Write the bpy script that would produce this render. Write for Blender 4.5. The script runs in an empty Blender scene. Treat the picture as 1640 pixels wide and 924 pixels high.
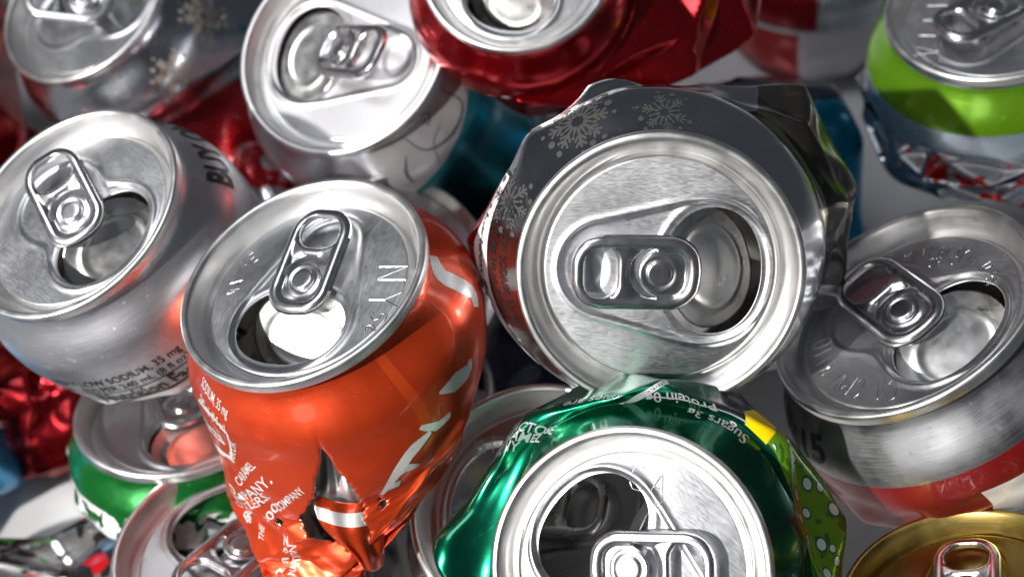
import bpy, bmesh, math, random
import numpy as np
from mathutils import Vector, Matrix

# ------------------------------------------------------------------ camera, world, lamps
S = 0.001                                   # everything below is written in millimetres
SC = bpy.context.scene
COL = SC.collection
PW, PH, LENS = 1640.0, 924.0, 40.0
FPX = LENS / 36.0 * PW
PITCH, CAMH = math.radians(60), 330.0
fwd = np.array([0, math.cos(PITCH), -math.sin(PITCH)])
CX = np.array([1.0, 0, 0]); CZ = -fwd; CY = np.cross(CZ, CX)
CPOS = np.array([0, 0, CAMH]) - np.array([0, fwd[1], 0]) * (CAMH / -fwd[2])
CR = np.stack([CX, CY, CZ], 1)              # camera to world

cd = bpy.data.cameras.new('camera'); cam = bpy.data.objects.new('camera', cd); COL.objects.link(cam)
cd.lens = LENS; cd.sensor_width = 36; cd.sensor_fit = 'HORIZONTAL'; cd.clip_start = 0.01; cd.clip_end = 60
cm = Matrix.Identity(4)
for i in range(3):
    for j in range(3): cm[i][j] = CR[i, j]
    cm[i][3] = CPOS[i] * S
cam.matrix_world = cm
cd.dof.use_dof = True; cd.dof.focus_distance = 0.220; cd.dof.aperture_fstop = 12.5
SC.camera = cam

w = bpy.data.worlds.new('World'); SC.world = w; w.use_nodes = True
bg = w.node_tree.nodes['Background']; bg.inputs[0].default_value = (0.60, 0.66, 0.78, 1); bg.inputs[1].default_value = 0.07

def lamp(name, kind, camdir, dist, target, energy, size, color, spot=None):
    """lamp standing at target + camdir*dist; camdir is given as right, up, towards the viewer"""
    ld = bpy.data.lights.new(name, kind); o = bpy.data.objects.new(name, ld); COL.objects.link(o)
    d = CR @ np.array(camdir, float); d /= np.linalg.norm(d)
    p = np.array(target) + d * dist
    o.location = p * S
    o.rotation_euler = Vector(d).to_track_quat('Z', 'Y').to_euler()
    ld.energy = energy; ld.color = color
    if kind == 'AREA': ld.shape = 'DISK'; ld.size = size * S
    else: ld.shadow_soft_size = size * S
    if spot: ld.spot_size = math.radians(spot); ld.spot_blend = 1.0
    return o
MID = CPOS + fwd * 260
lamp('key_lamp', 'SPOT', (-0.615, -0.055, 0.785), 760, MID + CX * -38 + CY * -4, 50, 11, (1.0, 0.965, 0.92), 33)
lamp('fill_lamp_high', 'AREA', (-0.426, 0.609, 0.669), 1100, MID, 3.6, 460, (0.96, 0.97, 1.0))  # added fill, placed to brighten the lids leaning up and left
lamp('fill_lamp_low', 'AREA', (-0.52, -0.42, 0.80), 1100, MID, 1.3, 420, (1.0, 0.97, 0.93))  # added weak fill from lower left, lifts the snowflake can's lid

SC.view_settings.view_transform = 'Standard'; SC.view_settings.look = 'None'
SC.view_settings.exposure = 0.0; SC.view_settings.gamma = 1.0
SC.render.engine = 'CYCLES'
SC.cycles.use_denoising = True; SC.cycles.max_bounces = 12; SC.cycles.glossy_bounces = 8
SC.cycles.caustics_reflective = True; SC.cycles.sample_clamp_indirect = 6; SC.cycles.blur_glossy = 0.4

# ------------------------------------------------------------------ small maths helpers
def world(px, py, depth):
    return CPOS + CR @ (np.array([(px - PW / 2) / FPX, -(py - PH / 2) / FPX, -1.0]) * depth)
def nrm(v): return v / np.linalg.norm(v)
def sstep(a, b, x):
    t = np.clip((x - a) / (b - a), 0, 1); return t * t * (3 - 2 * t)

class Frame:                                # the plane of a can's rim: origin, e1 across, e2 towards the lean, n outwards
    def __init__(f, px, py, diam, tilt, phi, mm=54.0, depth=None):
        f.depth = depth or FPX * mm / diam; f.k = 1.0 if depth or mm == 48.0 else mm / 54.0
        f.O = world(px, py, f.depth)
        t, p = math.radians(tilt), math.radians(phi)
        wv = nrm(CPOS - f.O); r = nrm(CX - wv * CX.dot(wv)); u = np.cross(wv, r)
        d = r * math.cos(p) + u * math.sin(p)
        f.n = wv * math.cos(t) + d * math.sin(t)
        f.e2 = d * math.cos(t) - wv * math.sin(t)
        f.e1 = np.cross(f.e2, f.n)
        f.R = np.stack([f.e1, f.e2, f.n], 1); f.t, f.p = t, p
    def ang(f, dx, dy):                     # in-plane angle of an image offset (y up)
        q = dx * math.cos(f.p) + dy * math.sin(f.p); s = dx * math.sin(f.p) - dy * math.cos(f.p)
        return math.atan2(q / max(0.05, math.cos(f.t)), s)
    def loc(f, P): return (np.asarray(P) - f.O) @ f.R / f.k
    def at(f, px, py, depth): return f.loc(world(px, py, depth))

# ------------------------------------------------------------------ meshes and objects
def mesh(name, verts, faces, uv=None, smooth=True):
    me = bpy.data.meshes.new(name)
    v = np.asarray(verts, float) * S
    me.from_pydata(v.tolist() if len(v) < 5 else v, [], faces if isinstance(faces, list) else faces.tolist())
    if uv is not None:
        lay = me.uv_layers.new(name='UVMap')
        vi = np.zeros(len(me.loops), np.int32); me.loops.foreach_get('vertex_index', vi)
        lay.data.foreach_set('uv', np.asarray(uv, np.float32)[vi].ravel())
    if smooth: me.polygons.foreach_set('use_smooth', np.ones(len(me.polygons), bool))
    me.update(); return me
def add(name, me, mat, parent=None):
    o = bpy.data.objects.new(name, me); COL.objects.link(o)
    if mat is not None:
        if len(me.materials) == 0: me.materials.append(mat)
        elif me.materials[0] != mat:
            o.material_slots[0].link = 'OBJECT'; o.material_slots[0].material = mat
    if parent: o.parent = parent
    return o
def gridfaces(nr, nc, wrap=False):
    i = np.arange(nr - 1)[:, None]; j = np.arange(nc if wrap else nc - 1)[None, :]
    k = (j + 1) % nc
    return np.stack([i * nc + j, i * nc + k, (i + 1) * nc + k, (i + 1) * nc + j], -1).reshape(-1, 4)
def smoothline(pts, k=6):                   # Catmull-Rom through the points
    p = np.asarray(pts, float); q = np.vstack([2 * p[0] - p[1], p, 2 * p[-1] - p[-2]]); out = []
    for i in range(1, len(q) - 2):
        for t in np.arange(k) / k:
            a, b, c, d = q[i - 1], q[i], q[i + 1], q[i + 2]
            out.append(0.5 * (2 * b + (c - a) * t + (2 * a - 5 * b + 4 * c - d) * t * t + (3 * b - a - 3 * c + d) * t ** 3))
    out.append(q[-2]); return np.array(out)
def lathe(name, prof, n=128):
    prof = np.asarray(prof); th = np.linspace(0, 2 * np.pi, n + 1)
    L = np.concatenate([[0], np.cumsum(np.linalg.norm(np.diff(prof, axis=0), axis=1))])
    V = np.stack([prof[:, 0:1] * np.cos(th), prof[:, 0:1] * np.sin(th), np.repeat(prof[:, 1:2], n + 1, 1)], -1)
    uv = np.stack([np.repeat(th[None] / (2 * np.pi), len(prof), 0), np.repeat(L[:, None] / 10, n + 1, 1)], -1)
    return mesh(name, V.reshape(-1, 3), gridfaces(len(prof), n + 1)[:, ::-1], uv.reshape(-1, 2))
def weld(me, d=1e-6):
    bm = bmesh.new(); bm.from_mesh(me); bmesh.ops.remove_doubles(bm, verts=bm.verts, dist=d); bm.to_mesh(me); bm.free(); return me

# ------------------------------------------------------------------ materials
class NT:
    def __init__(s, name):
        s.m = bpy.data.materials.new(name); s.m.use_nodes = True; s.t = s.m.node_tree
        s.b = s.t.nodes['Principled BSDF']; s.out = s.t.nodes['Material Output']
    def n(s, typ, ins=None, **kw):
        nd = s.t.nodes.new(typ)
        for k, v in kw.items(): setattr(nd, k, v)
        for k, v in (ins or {}).items():
            if hasattr(v, 'is_output') or isinstance(v, bpy.types.NodeSocket): s.t.links.new(v, nd.inputs[k])
            else: nd.inputs[k].default_value = v
        return nd
    def math(s, op, a, b=0.0, clamp=False):
        return s.n('ShaderNodeMath', {0: a, 1: b}, operation=op, use_clamp=clamp).outputs[0]
    def link(s, a, b): s.t.links.new(a, b)
    def ramp(s, fac, lo, hi, a, b):
        return s.n('ShaderNodeMapRange', {0: fac, 1: lo, 2: hi, 3: a, 4: b}).outputs[0]
    def noise(s, vec, scale, detail=3.0, rough=0.5):
        return s.n('ShaderNodeTexNoise', {'Vector': vec, 'Scale': scale, 'Detail': detail, 'Roughness': rough}).outputs[0]
    def mapped(s, vec, sc, rot=(0, 0, 0)):
        return s.n('ShaderNodeMapping', {'Vector': vec, 'Scale': sc, 'Rotation': rot}).outputs[0]
    def mix(s, f, a, b):
        nd = s.n('ShaderNodeMix', data_type='RGBA')
        for i, v in ((0, f), (6, a), (7, b)):
            if isinstance(v, bpy.types.NodeSocket): s.link(v, nd.inputs[i])
            else: nd.inputs[i].default_value = v if i == 0 else (tuple(v) + (1,))[:4]
        return nd.outputs[2]
    def bump(s, h, strength, dist):
        return s.n('ShaderNodeBump', {'Height': h, 'Strength': strength, 'Distance': dist}).outputs[0]

def lid_mat(name, col=(0.62, 0.63, 0.66), rough=(0.32, 0.44), rot=0.0, st=0.35):
    s = NT(name); co = s.n('ShaderNodeTexCoord').outputs['Object']
    f = s.noise(s.mapped(co, (900, 8000, 900), (0, 0, rot)), 1.0, 2.0)
    g = s.noise(s.mapped(co, (450, 3800, 450), (0, 0, rot)), 1.0, 2.0)
    sm = s.noise(co, 130, 4.0)
    fine = s.math('ADD', s.math('MULTIPLY', f, 0.6), s.math('MULTIPLY', g, 0.4))
    r = s.math('ADD', s.ramp(fine, 0.35, 0.65, rough[0], rough[1]), s.ramp(sm, 0.4, 0.75, -0.01, 0.05))
    c = s.mix(s.ramp(fine, 0.3, 0.7, 0, 1), tuple(x * 0.82 for x in col), col)
    c = s.mix(s.ramp(s.noise(co, 85, 6.0, 0.65), 0.58, 0.74, 0, 0.22), c, (0.40, 0.35, 0.28))
    c = s.mix(s.ramp(s.noise(co, 380, 1.0), 0.72, 0.75, 0, 0.4), c, (0.30, 0.25, 0.19))
    s.link(c, s.b.inputs['Base Color']); s.link(r, s.b.inputs['Roughness']); s.b.inputs['Metallic'].default_value = 1
    s.b.inputs['Anisotropic'].default_value = 0.3
    s.link(s.bump(fine, st, 0.00003), s.b.inputs['Normal']); return s.m
def rim_mat(name, col=(0.80, 0.80, 0.80), rough=(0.30, 0.42)):
    s = NT(name); uv = s.n('ShaderNodeTexCoord').outputs['UV']; co = s.n('ShaderNodeTexCoord').outputs['Object']
    f = s.noise(s.mapped(uv, (4, 55, 1)), 1.0, 3.0); sm = s.noise(co, 160, 4.0)
    r = s.math('ADD', s.ramp(f, 0.35, 0.65, rough[0], rough[1]), s.ramp(sm, 0.45, 0.75, -0.02, 0.14))
    c = s.mix(s.ramp(f, 0.3, 0.7, 0, 1), tuple(x * 0.94 for x in col), col)
    s.link(c, s.b.inputs['Base Color']); s.link(r, s.b.inputs['Roughness']); s.b.inputs['Metallic'].default_value = 1
    s.link(s.bump(f, 0.10, 0.00002), s.b.inputs['Normal']); return s.m
def metal(name, col, rough=0.2, bump=0.0):
    s = NT(name); co = s.n('ShaderNodeTexCoord').outputs['Object']
    sm = s.noise(co, 300, 4.0)
    s.link(s.ramp(sm, 0.35, 0.75, rough * 0.9, rough * 1.25), s.b.inputs['Roughness'])
    s.b.inputs['Base Color'].default_value = col + (1,); s.b.inputs['Metallic'].default_value = 1
    if bump: s.link(s.bump(s.noise(co, 900, 3.0), bump, 0.00005), s.b.inputs['Normal'])
    return s.m
def ink(name, col, metallic=0.0, rough=0.35):
    s = NT(name); co = s.n('ShaderNodeTexCoord').outputs['Object']
    c = s.mix(s.ramp(s.noise(co, 1500, 2.0), 0.35, 0.7, 0, 1), col, tuple(x * 0.85 for x in col))
    s.link(c, s.b.inputs['Base Color']); s.b.inputs['Metallic'].default_value = metallic; s.b.inputs['Roughness'].default_value = rough
    s.b.inputs['Coat Weight'].default_value = 0.3; s.b.inputs['Coat Roughness'].default_value = 0.15; return s.m

def body_mat(name, base, metallic=1.0, rough=0.25, layers=(), brushed=0.0, coat=0.3, wear=0.4):
    """layers: (mask, colour, metallic). mask: ('v',lo,hi) ('a',lo,hi) ('va',v0,v1,a0,a1) ('dots',scale,size,v0,v1,a0,a1) ('noise',scale,thr,v0,v1,a0,a1) ('wave',...)"""
    s = NT(name); uv = s.n('ShaderNodeTexCoord').outputs['UV']; co = s.n('ShaderNodeTexCoord').outputs['Object']
    sep = s.n('ShaderNodeSeparateXYZ', {0: uv}); a, v = sep.outputs[0], sep.outputs[1]     # both in units of 100 mm
    jit = s.ramp(s.noise(uv, 30, 3.0), 0, 1, -0.004, 0.004)
    def band(x, lo, hi): return s.math('MULTIPLY', s.ramp(x, lo / 100 - .001, lo / 100 + .001, 0, 1), s.ramp(x, hi / 100 - .001, hi / 100 + .001, 1, 0))
    vals = lambda x: tuple(x) + (1,)
    col = s.n('ShaderNodeRGB').outputs[0]; col.default_value = vals(base)
    met = s.n('ShaderNodeValue').outputs[0]; met.default_value = metallic
    fb = s.noise(s.mapped(uv, (14, 420, 1)), 1.0, 3.0); col = s.mix(s.math('MULTIPLY', s.ramp(fb, 0.3, 0.7, 0, 0.3), brushed), col, (0.35, 0.35, 0.37))
    for mk, c, mt in layers:
        k = mk[0]
        if k == 'v': m = band(v, mk[1], mk[2])
        elif k == 'a': m = band(a, mk[1], mk[2])
        elif k == 'va': m = s.math('MULTIPLY', band(v, mk[1], mk[2]), band(a, mk[3], mk[4]))
        elif k == 'vline':                                             # printed edge running at a slope: v > v0 + k*a
            e = s.math('SUBTRACT', v, s.math('MULTIPLY', a, mk[2])); m = s.ramp(e, mk[1] / 100 - .001, mk[1] / 100 + .001, 0, 1)
            if len(mk) > 3: m = s.math('MULTIPLY', m, s.ramp(e, mk[3] / 100 - .001, mk[3] / 100 + .001, 1, 0))
        elif k == 'wave':                                              # v > v0 + amp*sin(freq*a + ph)
            e = s.math('SUBTRACT', v, s.math('MULTIPLY', s.math('SINE', s.math('ADD', s.math('MULTIPLY', a, mk[3]), mk[4])), mk[2] / 100))
            m = band(e, mk[1], mk[5])
        elif k == 'dots':
            vo = s.n('ShaderNodeTexVoronoi', {'Vector': s.mapped(uv, (1, 1, 0)), 'Scale': mk[1], 'Randomness': 0.85}, voronoi_dimensions='2D')
            rad = s.ramp(vo.outputs['Color'], 0, 1, mk[2] * 0.45, mk[2])
            m = s.math('MULTIPLY', s.math('LESS_THAN', vo.outputs['Distance'], rad), s.math('MULTIPLY', band(v, mk[3], mk[4]), band(a, mk[5], mk[6])))
        elif k == 'noise':
            m = s.ramp(s.noise(s.mapped(uv, mk[7] if len(mk) > 7 else (1, 1, 1)), mk[1], 2.0), mk[2] - .01, mk[2] + .01, 0, 1)
            m = s.math('MULTIPLY', m, s.math('MULTIPLY', band(v, mk[3], mk[4]), band(a, mk[5], mk[6])))
        col = s.mix(m, col, c)
        met = s.math('ADD', s.math('MULTIPLY', met, s.math('SUBTRACT', 1.0, m)), s.math('MULTIPLY', m, mt))
    f = s.noise(s.mapped(uv, (14, 420, 1)), 1.0, 3.0); sm = s.noise(co, 120, 5.0)
    sc = s.noise(s.mapped(co, (700, 90, 700), (0.3, 0.6, 0.9)), 1.0, 2.0)
    r = s.math('ADD', s.ramp(sm, 0.35, 0.75, rough * (1 - wear * .6), rough * (1 + wear)), s.math('MULTIPLY', s.ramp(f, 0.4, 0.7, 0, 0.14), brushed))
    r = s.math('ADD', r, s.ramp(sc, 0.66, 0.72, 0, 0.10))
    s2 = s.noise(s.mapped(co, (2600, 130, 2600), (0.5, 0.2, 1.1)), 1.0, 1.0); col = s.mix(s.ramp(s2, 0.75, 0.79, 0, 0.22), col, (0.72, 0.72, 0.72))
    s.link(col, s.b.inputs['Base Color']); s.link(met, s.b.inputs['Metallic']); s.link(r, s.b.inputs['Roughness'])
    s.b.inputs['Coat Weight'].default_value = coat; s.b.inputs['Coat Roughness'].default_value = 0.08
    h = s.math('ADD', s.math('MULTIPLY', f, brushed), s.math('MULTIPLY', s.noise(co, 45, 2.0), 0.8))
    s.link(s.bump(h, 0.18, 0.0001), s.b.inputs['Normal'])
    al = s.n('ShaderNodeBsdfPrincipled', {'Base Color': (0.62, 0.61, 0.59, 1), 'Metallic': 1.0, 'Roughness': 0.28})
    mx = s.n('ShaderNodeMixShader', {0: s.n('ShaderNodeNewGeometry').outputs['Backfacing'], 1: s.b.outputs[0], 2: al.outputs[0]})
    s.link(mx.outputs[0], s.out.inputs[0]); return s.m

LID = lid_mat('brushed_lid'); LIDE = lid_mat('brushed_lid_slanted', rot=1.0); LIDV = lid_mat('brushed_lid_cross', rot=0.6); GOLD = lid_mat('gold_lid', (0.27, 0.20, 0.06), (0.3, 0.42))
LIDC = lid_mat('brushed_lid_dull', (0.52, 0.52, 0.54), (0.42, 0.54)); LIDF = lid_mat('brushed_lid_plain', (0.56, 0.56, 0.58), (0.34, 0.46))
RIM = rim_mat('spun_rim'); GOLDRIM = rim_mat('gold_rim', (0.36, 0.28, 0.09)); PINKRIM = rim_mat('rosy_rim', (0.80, 0.74, 0.74))
TAB = metal('bright_tab', (0.74, 0.74, 0.76), 0.24); FOIL = metal('foil_inside', (0.88, 0.88, 0.88), 0.42); FLAP = metal('flap_metal', (0.83, 0.83, 0.82), 0.30)
EDGE = metal('torn_edge', (0.9, 0.9, 0.9), 0.25)
STAMP = metal('stamped_line', (0.92, 0.92, 0.93), 0.14)
WHITE = ink('white_ink', (0.78, 0.76, 0.76)); BLACK = ink('black_ink', (0.012, 0.013, 0.014)); ETCH = ink('frosted_ink', (0.05, 0.05, 0.05), 0.0, 0.6)
GREYD = ink('dark_grey_ink', (0.05, 0.05, 0.055)); GREYINK = ink('grey_ink', (0.42, 0.43, 0.45), 0.4, 0.4); BRONZE = ink('frosted_bronze', (0.40, 0.36, 0.30), 0.6, 0.5); STAIN = ink('brown_residue', (0.16, 0.07, 0.02))

# ------------------------------------------------------------------ can end: rim, panel, tab, flap
PZ = -3.3                                    # the panel lies below the top of the rim
HC, HA, HB = 9.9, 9.3, 12.5                  # opening: centre, half length, half width
RIMPROF = smoothline([(21.5, PZ - .62), (21.8, PZ - .72), (22.05, PZ - 1.05), (22.15, PZ - 1.8), (22.4, PZ - 2.4), (22.8, PZ - 2.6), (23.25, PZ - 2.35), (23.6, PZ - 1.6),
                      (24.3, -2.7), (24.95, -1.1), (25.35, -0.4), (25.75, -0.06), (26.2, 0), (26.65, -0.12), (26.95, -0.55), (27.02, -1.2), (27.0, -2.1), (26.85, -2.5), (26.4, -2.68), (25.8, -2.7)], 4)
rim_mesh = lathe('rim', RIMPROF, 160)

def sd_capsule(x, y, xa, ra, xb, rb):        # uneven capsule along x
    L = xb - xa; px, py = x - xa, np.abs(y)
    best = np.full_like(px, 1e9)
    for s in np.linspace(0, 1, 25):
        best = np.minimum(best, np.hypot(px - s * L, py) - (ra + s * (rb - ra)))
    return best
def smin(a, b, k):
    h = np.clip(0.5 + 0.5 * (b - a) / k, 0, 1); return b * (1 - h) + a * h - k * h * (1 - h)
def hole_pt(th):
    c, s = np.cos(th), np.sin(th); r = (np.abs(c / HA) ** 2.15 + np.abs(s / HB) ** 2.15) ** (-1 / 2.15)
    return HC + r * c, r * s
def panel_height(x, y, kind):
    if kind == 'drop': sd = sd_capsule(x, y, -11.0, 7.2, 8.6, 13.1)
    elif kind == 'wide': sd = sd_capsule(x, y, -9.5, 9.2, 8.2, 13.6)
    elif kind == 'cloud': sd = smin(np.hypot(x - 9.0, y * 0.93) - 12.2, np.hypot((x + 7.5) * 1.0, y) - 10.6, 4.0)
    z = -0.45 * (1 - sstep(-0.7, 0.5, sd)) + 0.22 * np.exp(-((sd - 0.7) / 0.6) ** 2)
    hx, hy = (x - HC) / (HA + 1.5), y / (HB + 1.5); hr = (np.sqrt(hx * hx + hy * hy) - 1) * 10
    z += 0.22 * np.exp(-(hr / 0.55) ** 2)
    z += 0.35 * np.exp(-((np.hypot(x, y)) / 4.5) ** 4)
    if kind != 'cloud':                       # finger dip under the heel of the tab
        dx, dy = (x + 13.2) / 3.6, y / 4.6; z -= 0.5 * (1 - sstep(0.6, 1.15, np.hypot(dx, dy)))
    return z
def panel_mesh(kind, nr=84, nc=320):
    th = np.linspace(0, 2 * np.pi, nc, endpoint=False); hx, hy = hole_pt(th)
    d = np.stack([np.cos(th), np.sin(th)], 1); b = hx * d[:, 0] + hy * d[:, 1]; R = 21.5
    t = -b + np.sqrt(b * b - (hx * hx + hy * hy - R * R)); ox, oy = hx + t * d[:, 0], hy + t * d[:, 1]
    sarr = np.linspace(0, 1, nr) ** 1.15
    X = hx + (ox - hx) * sarr[:, None]; Y = hy + (oy - hy) * sarr[:, None]
    Z = PZ + panel_height(X, Y, kind) * (1 - sstep(20.0, 21.4, np.hypot(X, Y))) - 0.62 * (np.hypot(X, Y) / 21.5) ** 2
    e = []
    for k, (ins, dz) in enumerate([(0.05, -0.55), (-0.12, -0.4), (-0.16, -0.2), (-0.1, -0.05)]):
        e.append(np.stack([HC + (hx - HC) * (1 + ins / 10) , hy * (1 + ins / 10), Z[0] + dz], 1))
    V = np.concatenate([np.stack(e), np.stack([X, Y, Z], -1)], 0)
    return mesh('lid_panel', V.reshape(-1, 3), gridfaces(nr + 4, nc, True)[:, ::-1], V.reshape(-1, 3)[:, :2] / 50 + 0.5)
PANEL = {k: panel_mesh(k) for k in ('drop', 'wide', 'cloud')}
def flap_mesh(nr=26, nc=96):
    th = np.linspace(0, 2 * np.pi, nc, endpoint=False); hx, hy = hole_pt(th); r = np.linspace(0.02, 0.985, nr)
    X = HC + (hx - HC) * r[:, None]; Y = hy * r[:, None]
    q = np.hypot((X - HC - 0.5) / HA, Y / HB)
    Z = 0.30 * np.exp(-((q - 0.66) / 0.07) ** 2) - 0.35 * sstep(0.2, 1, q) + 0.010 * (X - HC) ** 2 - 0.004 * Y ** 2
    V = np.stack([X - 1.2, Y, Z], -1).reshape(-1, 3)
    B = V.copy(); B[:, 2] -= 0.25; n = len(V); f = gridfaces(nr, nc, True)[:, ::-1]
    j = np.arange(nc); k = (j + 1) % nc; o = (nr - 1) * nc
    side = np.stack([o + j, o + k, n + o + k, n + o + j], 1)[:, ::-1]
    cap = [list(range(nc))[::-1]]
    F = f.tolist() + (f[:, ::-1] + n).tolist() + side.tolist() + [list(range(nc)), [n + i for i in range(nc)][::-1]]
    return mesh('opening_flap', np.concatenate([V, B]), F, np.concatenate([V, B])[:, :2] / 50)
FLAPM = flap_mesh()

def rbox(x, y, cx, cy, hx, hy, r):
    qx, qy = np.abs(x - cx) - hx + r, np.abs(y - cy) - hy + r
    return np.hypot(np.maximum(qx, 0), np.maximum(qy, 0)) + np.minimum(np.maximum(qx, qy), 0) - r
def tab_mesh(fh, fcx, fr, st=0.26):
    xs = np.arange(-16.2, 8.4, st); ys = np.arange(-7.6, 7.7, st)
    def outer(x, y): return np.maximum(rbox(x, y, -4.0, 0, 11.4, 6.7, 5.6), np.hypot(x * 1.0 + 5.2, y * 1.02) - 12.6)
    def finger(x, y): return rbox(x, y, fcx, 0, fh[0], fh[1], fr)
    def slot(x, y):
        rr = np.hypot(x, y); an = np.abs(np.degrees(np.arctan2(y, x)))
        wdt = 0.25 + 0.55 * sstep(85, 150, an)
        return np.maximum(np.abs(rr - 4.35) - wdt, (95 - an) * 0.08)
    def sdf(x, y): return np.maximum(np.maximum(outer(x, y), -finger(x, y)), -slot(x, y))
    def ztop(x, y):
        e1 = -outer(x, y); e2 = finger(x, y); e = np.minimum(e1, e2)
        rr = np.hypot(x, y)
        e3 = 1e9
        def tube(e, r, h): return h * np.sqrt(np.clip(1 - ((np.clip(e, 0, 2 * r) - r) / r) ** 2, 0, 1))
        web = 0.38 + 0.0 * x
        t = np.maximum(tube(e1, 1.35, 1.25), tube(e2, 1.0, 1.05))
        web = web + 0.62 * sstep(4.9, 6.4, rr) * sstep(-2, -6.5, x)          # the bridge between ring and rivet is solid and higher
        web = web + 0.25 * np.exp(-((rr - 3.1) / 0.5) ** 2) - 0.25 * np.exp(-(np.hypot(x - 4.0, y) / 1.7) ** 2)
        lim = np.minimum(e / 0.5, 1.0)
        return np.maximum(t, np.where(e < 1.0, 0, web))
    X, Y = np.meshgrid(xs, ys, indexing='ij'); D = sdf(X, Y)
    vid, V, F, bedge = {}, [], [], []
    def gv(i, j):
        k = (i, j)
        if k not in vid: vid[k] = len(V); V.append((xs[i], ys[j]))
        return vid[k]
    def ev(i, j, k, l):
        key = (min((i, j), (k, l)), max((i, j), (k, l)))
        if key not in vid:
            a, b = D[i, j], D[k, l]; t = min(max(a / (a - b), 0.08), 0.92); vid[key] = len(V)
            V.append((xs[i] + t * (xs[k] - xs[i]), ys[j] + t * (ys[l] - ys[j])))
        return vid[key]
    for i in range(len(xs) - 1):
        for j in range(len(ys) - 1):
            c = [(i, j), (i + 1, j), (i + 1, j + 1), (i, j + 1)]; ins = [D[p] < 0 for p in c]
            if not any(ins): continue
            poly = []; be = []
            for q in range(4):
                p0, p1 = c[q], c[(q + 1) % 4]
                if ins[q]: poly.append(gv(*p0))
                if ins[q] != ins[(q + 1) % 4]:
                    e = ev(*p0, *p1); poly.append(e); be.append((e, ins[q]))
            F.append(poly)
            if len(be) == 2:
                s = [e for e, k in be if k][0]; t_ = [e for e, k in be if not k][0]; bedge.append((s, t_))
    A = np.array(V); z = ztop(A[:, 0], A[:, 1]); n = len(A)
    e = np.minimum(-outer(A[:, 0], A[:, 1]), finger(A[:, 0], A[:, 1])); zb = -0.75 * np.sqrt(np.clip(1 - ((np.clip(e, 0, 2.2) - 1.1) / 1.1) ** 2, 0, 1)) - 0.02
    top = np.c_[A, z]; bot = np.c_[A, zb]
    F2 = F + [[n + q for q in f[::-1]] for f in F] + [[t_, s, n + s, n + t_] for s, t_ in bedge]
    return mesh('pull_tab', np.concatenate([top, bot]), F2)
TABM = [tab_mesh((2.8, 4.5), -10.3, 2.5), tab_mesh((3.4, 4.5), -10.4, 3.35)]
rivet_mesh = lathe('rivet', smoothline([(0.01, 1.05), (1.2, 1.05), (1.9, 1.0), (2.15, 0.85), (2.25, 0.55), (2.6, 0.2), (3.3, -0.3)], 3), 32)

STROKES = {                                   # single-line letters for the stampings, on a 4 x 6 grid
 'A': [[(0, 0), (2, 6), (4, 0)], [(.8, 2.2), (3.2, 2.2)]], 'M': [[(0, 0), (.4, 6), (2, 2), (3.6, 6), (4, 0)]], 'E': [[(4, 6), (0, 6), (0, 0), (4, 0)], [(0, 3), (3, 3)]],
 'N': [[(0, 0), (0, 6), (4, 0), (4, 6)]], 'Y': [[(0, 6), (2, 3), (4, 6)], [(2, 3), (2, 0)]], 'C': [[(4, 5), (3, 6), (1, 6), (0, 4.8), (0, 1.2), (1, 0), (3, 0), (4, 1)]],
 'R': [[(0, 0), (0, 6), (3, 6), (4, 5), (4, 4), (3, 3), (0, 3)], [(2, 3), (4, 0)]], 'V': [[(0, 6), (2, 0), (4, 6)]], 'T': [[(0, 6), (4, 6)], [(2, 6), (2, 0)]],
 'I': [[(2, 0), (2, 6)]], 'H': [[(0, 0), (0, 6)], [(4, 0), (4, 6)], [(0, 3), (4, 3)]], 'O': [[(1, 0), (0, 1.5), (0, 4.5), (1, 6), (3, 6), (4, 4.5), (4, 1.5), (3, 0), (1, 0)]],
 '5': [[(4, 6), (.4, 6), (.2, 3.4), (2.6, 3.8), (4, 2.6), (3.8, 1), (2.4, 0), (0, .6)]], 'c': [[(3.6, 3.4), (2, 4), (.6, 3), (.6, 1), (2, 0), (3.6, .6)], [(1.4, -.8), (2.8, 4.8)]],
 '0': [[(1, 0), (0, 1.5), (0, 4.5), (1, 6), (3, 6), (4, 4.5), (4, 1.5), (3, 0), (1, 0)]], '1': [[(1, 5), (2, 6), (2, 0)]], 'L': [[(0, 6), (0, 0), (4, 0)]], 'X': [[(0, 0), (4, 6)], [(0, 6), (4, 0)]],
 'W': [[(0, 6), (1, 0), (2, 4), (3, 0), (4, 6)]], ' ': []}
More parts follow.
